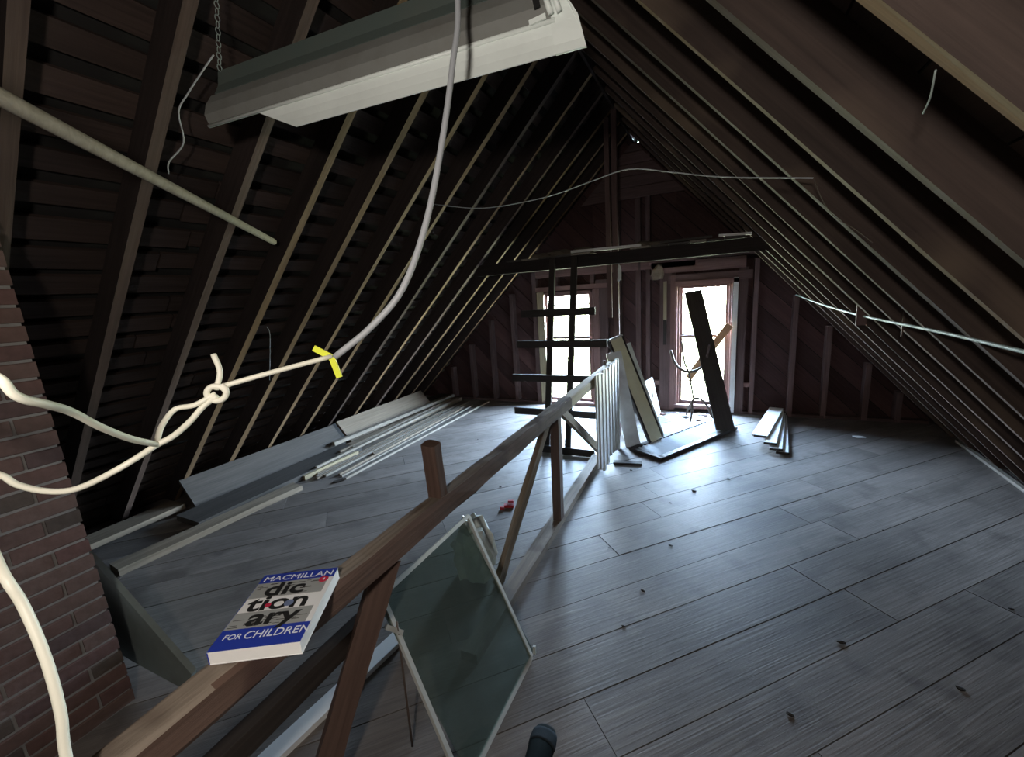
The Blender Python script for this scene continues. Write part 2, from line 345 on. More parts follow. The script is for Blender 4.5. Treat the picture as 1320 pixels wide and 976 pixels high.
# ------------------------------------------------------------------ gables
W1 = (-2.215, -1.445, 0.005, 1.60); W2 = (-0.425, 0.225, 0.045, 1.595)      # openings x0,x1,z0,z1
def gable(name, y, sgn, wins, studs):
    """y: stud face; sgn +1: boards lie at larger y"""
    st = struct(name)
    o = 0.27; apex = ZR + o
    outline = [(-5.0, zl(-5.0, o)), (2.8, zr(2.8, o)), (RXR, apex)]
    outline = clip(outline, 0, -1, 0.05)
    xs = sorted(wins); regs = []; cur = -9
    for (x0, x1, z0, z1) in xs:
        regs.append(clip(clip(outline, 1, 0, x0), -1, 0, -cur)); col = clip(clip(outline, 1, 0, x1), -1, 0, -x0)
        regs.append(clip(col, 0, 1, z0)); regs.append(clip(col, 0, -1, -z1)); cur = x1
    regs.append(clip(outline, -1, 0, -cur))
    yb = y + sgn * 0.10
    bm = bmesh.new()
    for r in regs:
        if len(r) > 2 and area(r) > 1e-4: prism(bm, [V((x, yb + sgn * .024, z)) for x, z in r], (0, sgn * 0.08, 0))
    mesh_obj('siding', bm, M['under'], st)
    bw = 0.19 * math.sqrt(2); c = -6.0
    ax, az = V((S2, 0, -S2)), V((S2, 0, S2))
    while c < 7:
        for r in regs:
            q = clip(clip(r, 1, 1, c + bw - 0.010), -1, -1, -c)
            if len(q) < 3 or area(q) < 0.002: continue
            cx_ = sum(p[0] for p in q) / len(q); cz_ = sum(p[1] for p in q) / len(q)
            mw = Matrix((ax, az.cross(ax), az)).transposed().to_4x4(); mw.translation = V((cx_, yb, cz_)); inv = mw.inverted()
            dy = random.uniform(0, .006) * sgn
            bm = bmesh.new(); prism(bm, [inv @ V((x, yb + dy, z)) for x, z in q], inv.to_3x3() @ V((0, sgn * .018, 0)))
            mesh_obj('sheathing_board', bm, M['gable'], st, mw)
        c += bw
    for (x, za, zb, w) in studs:
        zb = zroof(x, 0.02) if zb is None else zb
        if zb - za < .1: continue
        plank('stud', (x, y + sgn * .05, za), (x, y + sgn * .05, zb), w, 0.10, M['stud'], st, up=(0, 1, 0), seg=4, jit=.002)
    return st
st = [(x, 0, None, .05) for x in (-3.79, -3.411, -3.031, -2.653, -1.10, 0.441, 0.833, 1.153, 1.52, 1.8)]
st += [(-2.285, 0, None, .06), (-0.74, 0, None, .05), (-0.535, 0, 1.74, .13), (-1.33, 0, 1.72, .16), (0.31, 0, 1.74, .09), (-1.95, 1.63, 1.80, .05), (-1.45, 1.63, 1.80, .05)]
VENT = (-.875, -.845, 3.30, 3.345)                       # knocked-out hole at the peak
g1 = gable('wall_back', YW, 1, [W1, W2, VENT], st + [(-.86, 0, 3.1, .06)])
plank('header', (-2.25, YW + .03, 1.855), (-0.2, YW + .03, 1.855), .06, .11, M['casing'], g1)
plank('header', (-0.70, YW + .03, 1.80), (0.33, YW + .03, 1.80), .06, .13, M['casing'], g1)
plank('header', (-0.2, YW + .03, 1.91), (0.47, YW + .03, 1.91), .05, .07, M['stud'], g1)
plank('head_trim', (-2.26, YW + .03, 1.645), (-1.25, YW + .03, 1.645), .07, .06, M['casing'], g1)
plank('head_trim', (-0.5, YW + .03, 1.655), (0.40, YW + .03, 1.655), .07, .10, M['stud'], g1)
plank('blocking', (-0.72, YW + .04, 0.36), (-0.45, YW + .04, 0.36), .06, .05, M['casing'], g1)
plank('blocking', (0.24, YW + .04, 0.36), (0.43, YW + .04, 0.36), .06, .05, M['casing'], g1)
plank('blocking', (-0.76, YW + .04, 1.70), (-0.42, YW + .04, 1.70), .06, .06, M['stud'], g1)
plank('sole_plate', (-4.2, YW + .05, .015), (-2.22, YW + .05, .015), .10, .03, M['stud'], g1)
plank('sole_plate', (-1.44, YW + .05, .015), (-.43, YW + .05, .015), .10, .03, M['stud'], g1)
plank('sole_plate', (.23, YW + .05, .015), (2.05, YW + .05, .015), .10, .03, M['stud'], g1)
# peak infill: horizontal boards over a collar, in front of the studs
z = 2.655
while z < 3.2:
    h = 0.13; x0 = RXR - (ZR - z - h) / BL; x1 = RXR + (ZR - z - h) / BR
    xa = RXR - (ZR - z) / BL; xb = RXR + (ZR - z) / BR
    bm = bmesh.new(); cxm = V(((xa + xb) / 2, YW - .03, z))
    if x1 - x0 < .04: x0 = x1 = (x0 + x1) / 2
    pts = [V((xa, YW - .03, z)) - cxm, V((xb, YW - .03, z)) - cxm, V((x1 + .002, YW - .03, min(z + h - .006, ZR))) - cxm, V((x0 - .002, YW - .03, min(z + h - .006, ZR))) - cxm]
    prism(bm, pts, (0, .02, 0)); mesh_obj('peak_board', bm, M['stud'], g1, Matrix.Translation(cxm)); z += h
g2 = gable('wall_front', YB, -1, [], [(x, 0, None, .05) for x in (-3.6, -3.2, -2.8, -2.36, -1.64, -1.2, -.6, .04, .76, 1.2)])

def window(idx, w, yface, sgn, rails, casing_l=None):
    x0, x1, z0, z1 = w; st = struct('window_%d' % idx, ((x0 + x1) / 2, yface, z0)); cm = M['casing']
    yo = yface + sgn * 0.07; J = 0.03
    Yd = (0, 1, 0)
    plank('jamb', (x0 + J / 2, yo, z0), (x0 + J / 2, yo, z1), J, .16, cm, st, up=Yd); plank('jamb', (x1 - J / 2, yo, z0), (x1 - J / 2, yo, z1), J, .16, cm, st, up=Yd)
    plank('head_jamb', (x0, yo, z1 - J / 2), (x1, yo, z1 - J / 2), .16, J, cm, st); plank('sill', (x0, yo, z0 + .02), (x1, yo, z0 + .02), .2, .04, cm, st)
    # inner stops
    for sx in (x0 + J + .012, x1 - J - .012):
        plank('stop', (sx, yface + sgn * .05, z0 + .04), (sx, yface + sgn * .05, z1 - J), .024, .03, M['casing'], st, up=Yd)
    a, b = x0 + J + .02, x1 - J - .02; zm = rails[0]
    for (za, zb, dy, mun) in ((z0 + .04, zm + .015, 0.085, rails[2]), (zm - .015, z1 - J, 0.115, rails[1])):
        yy = yface + sgn * dy; sash = bpy.data.objects.new('sash', None); link(sash, st, Matrix.Identity(4));
        plank('stile', (a + .018, yy, za), (a + .018, yy, zb), .036, .03, M['stud'], sash, up=Yd); plank('stile', (b - .018, yy, za), (b - .018, yy, zb), .036, .03, M['stud'], sash, up=Yd)
        plank('sash_rail', (a + .036, yy, za + .02), (b - .036, yy, za + .02), .03, .04, M['stud'], sash); plank('sash_rail', (a + .036, yy, zb - .015), (b - .036, yy, zb - .015), .03, .03, M['stud'], sash)
        for zz in mun: plank('muntin', (a + .036, yy, zz), (b - .036, yy, zz), .022, .014, M['stud'], sash)
        lev = [za + .04] + list(mun) + [zb - .03]
        for p0, p1 in zip(lev, lev[1:]):
            plank('pane', ((a + b) / 2, yy, p0), ((a + b) / 2, yy, p1), b - a - .07, .003, M['pane'], sash, up=Yd)
    portal('daylight_portal', ((x0 + x1) / 2, yface + sgn * .16, (z0 + z1) / 2), x1 - x0, z1 - z0, (-math.pi / 2 if sgn > 0 else math.pi / 2, 0, 0))
    return st
w1 = window(1, W1, YW, 1, (0.955, [1.42, 1.285], [0.668, .36]))
w2 = window(2, W2, YW, 1, (0.95, [1.225], [0.672, 0.383]))
plank('casing', (-2.19, YW - .012, 0.02), (-2.19, YW - .012, 1.61), .10, .022, M['railp'], w1, up=(0, 1, 0))
plank('casing', (-1.40, YW - .012, 0.02), (-1.40, YW - .012, 1.61), .08, .022, M['casing'], w1, up=(0, 1, 0))
plank('casing', (-.445, YW - .012, 0.02), (-.445, YW - .012, 1.70), .055, .022, M['casing'], w2, up=(0, 1, 0))
plank('casing', (.235, YW - .012, 0.02), (.235, YW - .012, 1.63), .05, .022, M['whitebright'], w2, up=(0, 1, 0))
plank('casing', (-.42, YW - .012, 1.60), (.26, YW - .012, 1.60), .022, .05, M['casing'], w2)
plank('casing_batten', (-.535, YW - .02, .88), (-.535, YW - .02, 1.64), .035, .03, M['railp'], w2, up=(0, 1, 0))
plank('casing_batten', (-.535, YW - .02, .86), (-.535, YW - .02, 1.17), .036, .036, M['darkboard'], w2, up=(0, 1, 0))

# ------------------------------------------------------------------ collar beam, loft boards, hanging posts
tplank('collar_beam', (-2.40, 4.19, 1.885), (0.42, 4.19, 1.885), .05, .115, M['rafter'], 'dark collar beam spanning between the two roof slopes before the gable', 'beam', seg=6, jit=.003)
x = -2.02; i = 0
while x < 0.12:
    w = random.uniform(.13, .2)
    if not (-1.02 < x + w / 2 < -.78):
        y0 = 4.12 + random.uniform(0, .07)
        tplank('loft_board', (x + w / 2, y0, 1.954), (x + w / 2, 5.53, 1.954 + random.uniform(0, .004)), w - .008, .018, M['pale'] if i % 3 == 1 else M['greyplank'], 'loose loft board laid from the collar beam back to the gable', 'board', 'loft boards on the collar beam')
    x += w; i += 1
tplank('lit_edge_strip', (-1.30, 4.20, 1.985), (-.62, 4.20, 1.975), .03, .025, M['whitebright'], 'pale strip painting the lit loft board edges along the collar beam beside the posts', 'strip', up=(0, 0, 1))  # these strips put the light on the loft board edges into colour
tplank('lit_edge_strip', (-.45, 4.20, 1.980), (-.02, 4.20, 1.985), .03, .02, M['greyplank'], 'grey strip standing in for loft board edges along the collar beam above the board-blocked window', 'strip')
tplank('lit_edge_strip', (.03, 4.20, 1.985), (.28, 4.20, 1.975), .04, .02, M['whitebright'], 'short pale strip painting the lit board edge at the sloping rafter end of the collar beam', 'strip')
for (x, y, z0_, w, lab) in ((-0.975, 4.44, 1.30, .045, 'cut-off hanging post nailed to the ridge, shorter of the pair'), (-0.905, 4.44, 0.0, .05, 'full-height post from floor to ridge behind the leaning panels')):
    tplank('hanging_post', (x, y, z0_), (x, y, zroof(x) - .01), w, .05, M['stud'], lab, 'post', up=(0, 1, 0), seg=4, jit=.002)
def blob(name, loc, r, mt, label, cat, group=None, sq=(1, 1, .6), seedv=0, rough=.3, sub=2, parent=None):
    rnd = random.Random(seedv); bm = bmesh.new(); bmesh.ops.create_icosphere(bm, subdivisions=sub, radius=1)
    for v in bm.verts:
        k_ = 1 + rnd.uniform(-rough, rough); v.co = V((v.co.x * sq[0], v.co.y * sq[1], max(v.co.z, -.55) * sq[2])) * r * k_
    zmin = min(v.co.z for v in bm.verts)
    for v in bm.verts: v.co.z -= zmin
    o = mesh_obj(name, bm, mt, parent, Matrix.Translation(V(loc)))
    return tag(o, label, cat, group) if label else o
for i, (x, r) in enumerate(((-1.78, .07), (-1.55, .09), (-1.28, .08), (-.62, .08), (-.30, .06))):
    blob('insulation_clump', (x, 4.55, 1.966), r, M['fluff'], 'dark ragged clump of old insulation lying on the loft boards', 'insulation', 'insulation on the loft', (1.6, 1, .6), i)
# rag on the post and nest tuft
blob('white_rag', (-.865, 4.40, 1.66), .05, M['white'], 'small white rag caught on the hanging post under the beam', 'rag', None, (.4, .3, 1.9), 5)
blob('straw_tuft', (-.62, YW - .05, 1.66), .07, M['tanplank'], 'tuft of straw hanging under the header beside the window', 'straw', None, (.9, .4, 1.4), 6, .45)

# ------------------------------------------------------------------ railing
rt = thing('stair_railing', (-.9, 1.5, 0), 'rough brown timber railing with a beam handrail and diagonal braces', 'railing')
tr = plank('top_rail', (-.888, -.8, .860), (-.884, 2.62, .860), .074, .080, [M['rail'], M['railside']], rt, seg=24, jit=.0035, bev=.012)
for f in tr.data.polygons:
    if f.normal.y < -.6: f.material_index = 1                          # sawn red-brown face, weathered grey top
plank('top_rail', (-.886, 2.50, .857), (-.886, 4.13, .857), .066, .082, M['railp'], rt, seg=4, jit=.002, bev=.006)['label'] = 'paler sawn end piece of the handrail'
plank('bottom_plate', (-.945, 1.30, .025), (-.965, 3.72, .025), .085, .05, M['rail'], rt, seg=5, jit=.002)
plank('post', (-.935, 2.50, .05), (-.925, 2.50, .83), .06, .065, M['postred'], rt, up=(0, 1, 0), seg=3, jit=.002)
plank('brace', (-.925, 2.36, .815), (-1.06, 1.80, .0), .06, .035, M['brace'], rt, up=(1, 0, .2), seg=5, jit=.003)
plank('brace', (-.925, 2.62, .80), (-.935, 3.66, .12), .06, .035, M['brace'], rt, up=(1, 0, 0), seg=4, jit=.003)
plank('brace', (-.905, .875, .82), (-1.115, .60, .0), .075, .050, M['postred'], rt, up=(.6, -.5, .2), seg=5, jit=.003)
plank('stub_post', (-.895, 1.145, .86), (-.885, 1.12, 1.108), .058, .05, M['postred'], rt, up=(0, 1, 0), seg=3, jit=.002, bev=.006)
plank('cross_rail', (-1.03, -.3, .555), (-1.03, .90, .555), .04, .07, M['darkboard'], rt, seg=4, jit=.002)
bmx = bmesh.new(); bmesh.ops.create_cone(bmx, cap_ends=True, segments=8, radius1=.014, radius2=.012, depth=.045); mesh_obj('peg', bmx, M['rust'], rt, Matrix.Translation((-.905, 3.85, .918)))
tplank('white_board', (-1.435, .45, .012), (-1.335, 1.29, .012), .075, .024, M['whitebright'], 'bright white board lying on the floor beneath the railing', 'board')

# ------------------------------------------------------------------ chimney
ch = thing('chimney', (-2.55, .1, 0), 'old red brick chimney with grey mortar rising through the roof', 'chimney')
CX0, CX1, CY0, CY1 = -2.9, -2.2, -.42, .60; g = .006
bm = bmesh.new()
prism(bm, [V((x, CY0 + g, z)) for x, z in ((CX0, 0), (CX1 - g, 0), (CX1 - g, zl(CX1 - g, offL)), (CX0, zl(CX0, offL)))], (0, CY1 - CY0 - 2 * g, 0))
mesh_obj('mortar_core', bm, M['mortar'], ch)
def brickmesh(l, d, h):
    b_ = boxbm(l, d, h, 1, .0015, .003); me = bpy.data.meshes.new('brick'); bmesh.ops.recalc_face_normals(b_, faces=b_.faces); b_.to_mesh(me); b_.free(); me.materials.append(M['brick']); return me
stretch = [brickmesh(.196, .10, .054) for _ in range(4)]; half = [brickmesh(.094, .10, .054) for _ in range(2)]
course = .0645; r = 0
while r * course < 2.3:
    zc = r * course + .033
    segs = []; y = CY0
    if r % 2: segs.append((y, .098)); y += .104
    while y < CY1 - .02:
        l = .196 if y + .196 <= CY1 + .01 else .094
        if y + l > CY1 + .012: break
        segs.append((y, l)); y += l + .010
    shift = CY1 - (segs[-1][0] + segs[-1][1])
    for (y, l) in segs:
        if zc > zl(CX1, offL) - .02: continue
        o = bpy.data.objects.new('brick', random.choice(stretch if l > .15 else half))
        mw = Matrix.Rotation(math.pi / 2, 4, 'Z'); mw.translation = V((CX1 - .05 + random.uniform(-.002, .003), y + l / 2 + shift, zc)); link(o, ch, mw)
    x = CX1 - .11 - (0 if r % 2 else .05)
    while x - .196 > CX0:
        if zc < zl(x - .196, offL) - .02:
            o = bpy.data.objects.new('brick', random.choice(stretch)); link(o, ch, Matrix.Translation((x - .098, CY1 - .05 + random.uniform(-.002, .003), zc)))
        x -= .206
    r += 1

# grey-green panel leaning at the chimney foot
bm = bmesh.new(); prism(bm, [V(p) for p in ((-3.05, .70, .66), (-2.59, .705, .50), (-1.93, .705, .135), (-1.98, .70, .03), (-2.45, .695, .012), (-3.05, .69, .012))], (0, .022, .006))
tag(mesh_obj('cut_board', bm, M['panel_green']), 'grey green board with a slanting top edge propped behind the brick chimney', 'board')

# ------------------------------------------------------------------ fluorescent fixture (open trough turned to the room)
fx = thing('fluorescent_fixture', (-1.03, 1.12, 2.2), 'dusty white fluorescent strip light fixture hanging tilted without tubes', 'light fixture')
A0 = V((-1.685, 1.060, 2.28)); A1 = V((-.366, 1.180, 2.285)); ax = (A1 - A0).normalized(); dp = V((-ax.y, ax.x, 0)).normalized()
def fp(s, d_, h): return A0 + ax * s + dp * d_ + V((0, 0, h))
def sheet(name, prof, s0, s1, th, mt):
    """prof: (depth, height) polyline swept from s0 to s1 along the fixture axis; s0 may change with height"""
    bm = bmesh.new(); out = list(prof); inn = []
    for i, p in enumerate(prof):
        q0 = prof[max(i - 1, 0)]; q1 = prof[min(i + 1, len(prof) - 1)]; t = V((q1[0] - q0[0], q1[1] - q0[1])).normalized(); inn.append((p[0] + t.y * th, p[1] - t.x * th))
    ring = out + inn[::-1]; k_ = len(ring); m_ = len(prof)
    f0 = s0 if callable(s0) else (lambda h: s0); f1 = s1 if callable(s1) else (lambda h: s1)
    r0 = [bm.verts.new(fp(f0(p[1]), p[0], p[1])) for p in ring]; r1 = [bm.verts.new(fp(f1(p[1]), p[0], p[1])) for p in ring]
    for j in range(k_): bm.faces.new((r0[j], r0[(j + 1) % k_], r1[(j + 1) % k_], r1[j]))
    for rr in (r0, r1):
        for j in range(m_ - 1): bm.faces.new((rr[j], rr[j + 1], rr[k_ - 2 - j], rr[k_ - 1 - j]))
    return mesh_obj(name, bm, mt, fx)
L = (A1 - A0).length
sheet('lower_reflector', [(.004, -.004), (.006, -.03), (.003, -.055), (-.004, -.082)], lambda h: .24 - h * 2.1, lambda h: L + .02 - h * .5, .0025, M['fixture_white'])
tube('reflector_lip', [A0, fp(L - .02, 0, 0)], .006, M['fixture_white'], fx, 8, 1)
sheet('channel_face', [(.002, .004), (-.010, .035), (.004, .075), (.030, .112)], 0.0, L - .03, .0025, M['fixture_grey'])
sheet('upper_reflector', [(.030, .114), (.050, .15), (.060, .20)], 0.02, L - .02, .0025, M['fixture_green'])
bm = bmesh.new(); prism(bm, [fp(L + .06, .0, -.08), fp(L + .05, .0, -.04), fp(L + .04, .0, .0), fp(L + .01, .0, .05), fp(L - .02, .01, .11), fp(L - .03, .03, .16), fp(L - .045, .01, .05), fp(L - .03, .0, -.01), fp(L - .02, 0, -.08)], dp * .004)
mesh_obj('end_plate', bm, M['fixture_white'], fx)
for s_ in (L - .038, L - .016):
    tube('lamp_holder', [fp(s_ + .012, -.012, .010), fp(s_, -.018, .05), fp(s_ - .01, -.010, .11)], .0075, M['fixture_white'], fx, 8, 2)
plank('socket_slot', fp(L - .060, -.014, .030), fp(L - .066, -.012, .062), .016, .006, M['black'], fx, up=-dp)
plank('bracket', fp(L - .085, -.010, .004), fp(L - .040, -.010, .010), .006, .012, M['fixture_white'], fx)
# hanging chain and loose wires
cb = bmesh.new(); p0 = fp(.03, .06, .20); p1 = V((-1.52, 1.07, zl(-1.52)))
nlk = 14
for i in range(nlk):
    c = p0.lerp(p1, (i + .5) / nlk); pts = []
    for j in range(9):
        t_ = 6.28318 * j / 8; pts.append(c + V((math.cos(t_) * .008 * (i % 2), math.cos(t_) * .008 * ((i + 1) % 2), math.sin(t_) * (p1 - p0).length / nlk * .62)))
    tubebm(cb, pts, .0016, 5, 1)
mesh_obj('chain', cb, M['metal'], fx)
tube('chain_wire', [fp(L - .1, .06, .20), (-.48, 1.2, 2.65), (-.50, 1.2, zr(-.50))], .003, M['metal'], fx, 6, 2)
tag(tube('loose_wire', [(-1.674, 1.12, 2.535), (-1.718, 1.10, 2.49), (-1.80, 1.075, 2.42), (-1.852, 1.06, 2.365), (-1.93, 1.10, 2.285), (-2.0, 1.07, 2.22), (-2.04, 1.08, 2.185)], .0028, M['cable_grey'], n=6), 'thin pale wire dangling from a rafter beside the hanging fixture', 'wire')
tag(tube('wire_loop', [(-2.745, 1.86, 1.50), (-2.83, 1.93, 1.45), (-2.97, 2.0, 1.30), (-3.2, 2.11, 1.06)], .002, M['cable_grey'], n=5), 'thin wire loop drooping from the slatted roof slope', 'wire')

# ------------------------------------------------------------------ pole, cables
tag(tube('wooden_pole', [(-2.253, 1.657, 1.985), (-1.247, .395, 2.038), (-.80, -.165, 2.06)], .0165, M['pale'], n=10, it=2, r1=.019), 'long bare wooden pole nailed across the slatted roof slope', 'pole')
gc = thing('grey_cable', (-.57, 1.0, 1.49), 'thick grey electrical cable hanging from the ridge past the light fixture', 'cable')
tube('cable_sheath', [(-.66, 1.10, 3.02), (-.60, 1.06, 2.65), (-.572, 1.012, 2.303), (-.567, .957, 2.147), (-.567, .881, 1.958), (-.576, .801, 1.773), (-.605, .733, 1.633), (-.664, .687, 1.555), (-.737, .640, 1.494)], .0072, M['cable_grey'], gc, 10)
for (d1, d2) in (((-.036, -.012, .022), (.018, .007, .006)), ((.010, .004, -.045), (.014, .006, 0))):
    p = V((-.742, .636, 1.494)); q = p + V(d1)
    plank('tape_tail', p, q, .013, .004, M['yellow'], gc, up=(.43, -.88, .2))
ww = thing('white_wire', (-.85, .4, 1.4), 'knotted cream electrical wire stretching from the yellow taped cable to the chimney', 'wire')
KN = V((-.868, .462, 1.458))
tube('taut_run', [(-.742, .637, 1.496), (-.81, .541, 1.478), (-.852, .487, 1.466), KN + V((.004, .004, .004))], .0052, M['cable_white'], ww, 8)
tube('free_end', [KN, (-.872, .478, 1.49), (-.885, .480, 1.525)], .0052, M['cable_white'], ww, 8)
kb = bmesh.new()
pts = [KN + V((.013 * math.cos(t), .011 * math.cos(t), .016 * math.sin(t) - .010 + (.006 * (i / 12)))) for i, t in enumerate([x * .6 for x in range(13)])]
tubebm(kb, pts, .0055, 8, 3); mesh_obj('knot', kb, M['cable_white'], ww, smooth=True)
J1 = V((-.893, .361, 1.380))
tube('lower_strand', [KN + V((0, 0, -.012)), (-.887, .443, 1.428), (-.891, .417, 1.405), (-.888, .385, 1.388), J1], .0054, M['cable_white'], ww, 8)
tube('loop_strand', [KN + V((-.004, 0, -.008)), (-.893, .433, 1.434), (-.918, .411, 1.430), (-.912, .383, 1.408), (-.900, .366, 1.388), J1], .0050, M['cable_white'], ww, 8)
tube('upper_run', [J1, (-.846, .311, 1.412), (-.795, .262, 1.452), (-.755, .225, 1.488), (-.722, .196, 1.508), (-.705, .176, 1.520), (-.698, .166, 1.531), (-.696, .160, 1.548), (-.715, .150, 1.553), (-.80, .12, 1.54), (-1.3, .05, 1.50), (-2.19, .0, 1.48)], .0052, M['cable_white'], ww, 8)
tube('lower_run', [J1, (-.900, .305, 1.357), (-.957, .266, 1.330), (-1.004, .243, 1.329), (-1.049, .224, 1.343), (-1.075, .215, 1.361), (-1.13, .20, 1.36), (-1.35, .16, 1.25), (-2.19, .15, .9)], .0052, M['cable_white'], ww, 8)
tag(tube('white_cable', [(-2.19, .30, 1.45), (-1.6, .24, 1.40), (-1.15, .19, 1.34), (-.949, .162, 1.255), (-.916, .165, 1.196), (-.883, .163, 1.115), (-.862, .156, 1.034), (-.853, .146, .97), (-.82, .13, .80), (-.80, .10, .40), (-.82, .0, .03), (-.9, -.2, .008)], .0068, M['cable_white'], n=10), 'cream cable drooping from the brick chimney down to the floor', 'cable')
tag(tube('slack_wire', [(-1.891, 2.75, 2.30), (-1.45, 2.68, 2.20), (-.973, 2.6, 2.181), (-.65, 2.5, 2.20), (-.417, 2.4, 2.204), (-.2, 2.3, 2.13), (.02, 2.2, 2.05), (.314, 1.93, 1.94)], .0028, M['cable_grey'], n=6), 'slack grey wire strung across the attic from slope to slope', 'wire')
tag(tube('slack_wire', [(.314, 1.93, 1.94), (.37, 2.0, 1.85), (.42, 2.05, 1.80), (.47, 2.04, 1.76), (.52, 2.0, 1.70)], .0012, M['rust'], n=5), 'thin wire tail curling beside a boarded-slope rafter', 'wire')
cd = thing('conduit', (.87, 2.5, 1.32), 'pale galvanised conduit running along the boarded roof slope', 'conduit')
tube('pipe', [(.80, 5.40, 1.40), (.862, 4.4, 1.335), (.872, 3.4, 1.318), (.875, 2.4, 1.325), (.876, 1.8, 1.322), (.88, .6, 1.32), (.89, -1.5, 1.33)], .0068, M['metal'], cd, 8)
plank('hanger', (.866, 3.40, 1.26), (.860, 3.40, 1.50), .055, .02, M['stud'], cd, up=(0, 1, 0))
plank('hanger', (.90, 2.85, 1.25), (.90, 2.85, 1.38), .008, .006, M['rust'], cd, up=(0, 1, 0))
tag(tube('hook_wire', [(.335, 1.049, 1.93), (.345, 1.09, 1.90), (.350, 1.13, 1.885)], .0016, M['metal'], n=6), 'short bent wire hooked over the underside of a rafter', 'wire')

# ------------------------------------------------------------------ leaning storm window
sw = thing('storm_window', (-.7, 1.14, 0), 'aluminium framed storm window with dusty glass leaning against the railing', 'window pane')
a0, a1 = V((-.70, .862, .006)), V((-.695, 1.424, .006)); b0, b1 = V((-1.02, .931, .60)), V((-1.012, 1.497, .60))
nrm = (a1 - a0).cross(b0 - a0).normalized()
for p, q in ((a0, a1), (b0, b1), (a0, b0), (a1, b1)): plank('frame_bar', p, q, .016, .014, M['alu'], sw, up=nrm)
c0_, c1_ = (a0 + b0) / 2, (a1 + b1) / 2
plank('glass', c0_ + V((0, .008, 0)), c1_ - V((0, .008, 0)), (b0 - a0).length - .012, .004, M['storm'], sw, up=nrm)
plank('latch', a1 + V((.012, .012, .01)), a1 + V((.012, .012, .05)), .012, .012, M['alu'], sw, up=(0, 1, 0))
tag(tube('thin_rod', [(-.955, .912, .003), (-.952, .914, .30), (-.950, .915, .53)], .005, M['rust'], n=6, it=2, r1=.004), 'thin dark rod standing upright beside the storm window', 'rod')
tplank('metal_strap', (-.962, .875, .54), (-.945, .93, .475), .016, .006, M['alu'], 'short dull metal strap at the top of the thin rod', 'strap', up=(1, -.2, .3))
# crumpled plastic bag
blob('plastic_bag', (-1.22, 1.84, .0), .165, M['bag'], 'crumpled pale plastic bag on the floor behind the storm window', 'bag', None, (.75, .75, 1.35), 11, .16, 3)
rc = thing('red_clip', (-1.38, 2.6, 0), 'small red plastic clip lying on the floorboards by the brace', 'clip')
plank('clip_body', (-1.415, 2.60, .012), (-1.345, 2.625, .012), .03, .022, M['red'], rc); plank('clip_arm', (-1.40, 2.64, .03), (-1.36, 2.655, .03), .016, .016, M['red'], rc); plank('clip_arm', (-1.43, 2.56, .012), (-1.40, 2.57, .012), .02, .02, M['red'], rc)

# ------------------------------------------------------------------ book
bk = thing('book', (-.888, .513, .90), 'blue grey and white paperback children\'s dictionary lying on the handrail', 'book')
TL, TR, BRc, BLc = V((-1.042, .561, 0)), V((-.882, .652, 0)), V((-.735, .466, 0)), V((-.892, .373, 0))
bx = ((TR - TL) + (BRc - BLc)).normalized(); by = V((-bx.y, bx.x, 0)); bctr = (TL + TR + BRc + BLc) / 4; BWd, BHt, BT = .184, .240, .030
def bmat(x, y, z):
    mm = Matrix((bx, by, V((0, 0, 1)))).transposed().to_4x4(); mm.translation = bctr + bx * x + by * y + V((0, 0, .902 + z)); return mm
def bbox_(name, x0, x1, y0, y1, z0, z1, mt, parent=bk, bev=0):
    return mesh_obj(name, boxbm(x1 - x0, y1 - y0, z1 - z0, 1, 0, bev), mt, parent, bmat((x0 + x1) / 2, (y0 + y1) / 2, (z0 + z1) / 2))
w_, h_ = BWd / 2, BHt / 2
bbox_('back_cover', -w_, w_, -h_, h_, 0, .0015, M['coverw']); bbox_('page_block', -w_ + .001, w_ - .001, -h_ + .001, h_ - .001, .0015, BT - .0015, M['page'])
bbox_('spine', -w_ - .001, -w_ + .001, -h_, h_, 0, BT, M['blue'])
fc = bbox_('front_cover', -w_, w_, -h_, h_, BT - .0015, BT, M['coverw'])
zt = BT
bbox_('title_band', -w_, w_, h_ - .034, h_, zt, zt + .0003, M['blue'], fc); bbox_('title_band', -w_, w_, -h_, -h_ + .056, zt, zt + .0003, M['blue'], fc)
R1_ = w_ - .012
bbox_('photo_strip', -w_, R1_, h_ - .088, h_ - .034, zt, zt + .0003, M['cover'], fc); bbox_('photo_strip', -w_, R1_, -h_ + .056, -h_ + .106, zt, zt + .0003, M['cover'], fc)
rndb = random.Random(3)
for yy0, yy1 in ((h_ - .086, h_ - .036), (-h_ + .058, -h_ + .104)):
    bmq = bmesh.new()
    for _ in range(26):
        xx = rndb.uniform(-w_ + .002, R1_ - .03); yy = rndb.uniform(yy0, yy1 - .004); ll = rndb.uniform(.008, .028)
        prism(bmq, [V((xx, yy, 0)), V((xx + ll, yy, 0)), V((xx + ll, yy + .0014, 0)), V((xx, yy + .0014, 0))], (0, 0, .0002))
    mesh_obj('print_lines', bmq, M['debris'], fc, bmat(0, 0, zt + .0003))
def text(s, x, y, size, mt, parent, sx=1.0, shear=0.0, ext=.0002, off=0.0, z=.0005, align='LEFT', name='lettering'):
    cu = bpy.data.curves.new('t', 'FONT'); cu.body = s; cu.size = size; cu.extrude = ext; cu.offset = off; cu.shear = shear; cu.align_x = align; cu.resolution_u = 4
    ob = bpy.data.objects.new('t', cu); COL.objects.link(ob); dg = bpy.context.evaluated_depsgraph_get(); me = bpy.data.meshes.new_from_object(ob.evaluated_get(dg))
    bpy.data.objects.remove(ob); me.materials.clear(); me.materials.append(mt); me.name = name
    o = bpy.data.objects.new(name, me); link(o, parent, bmat(x, y, zt + z) @ Matrix.Diagonal((sx, 1, 1, 1))); return o
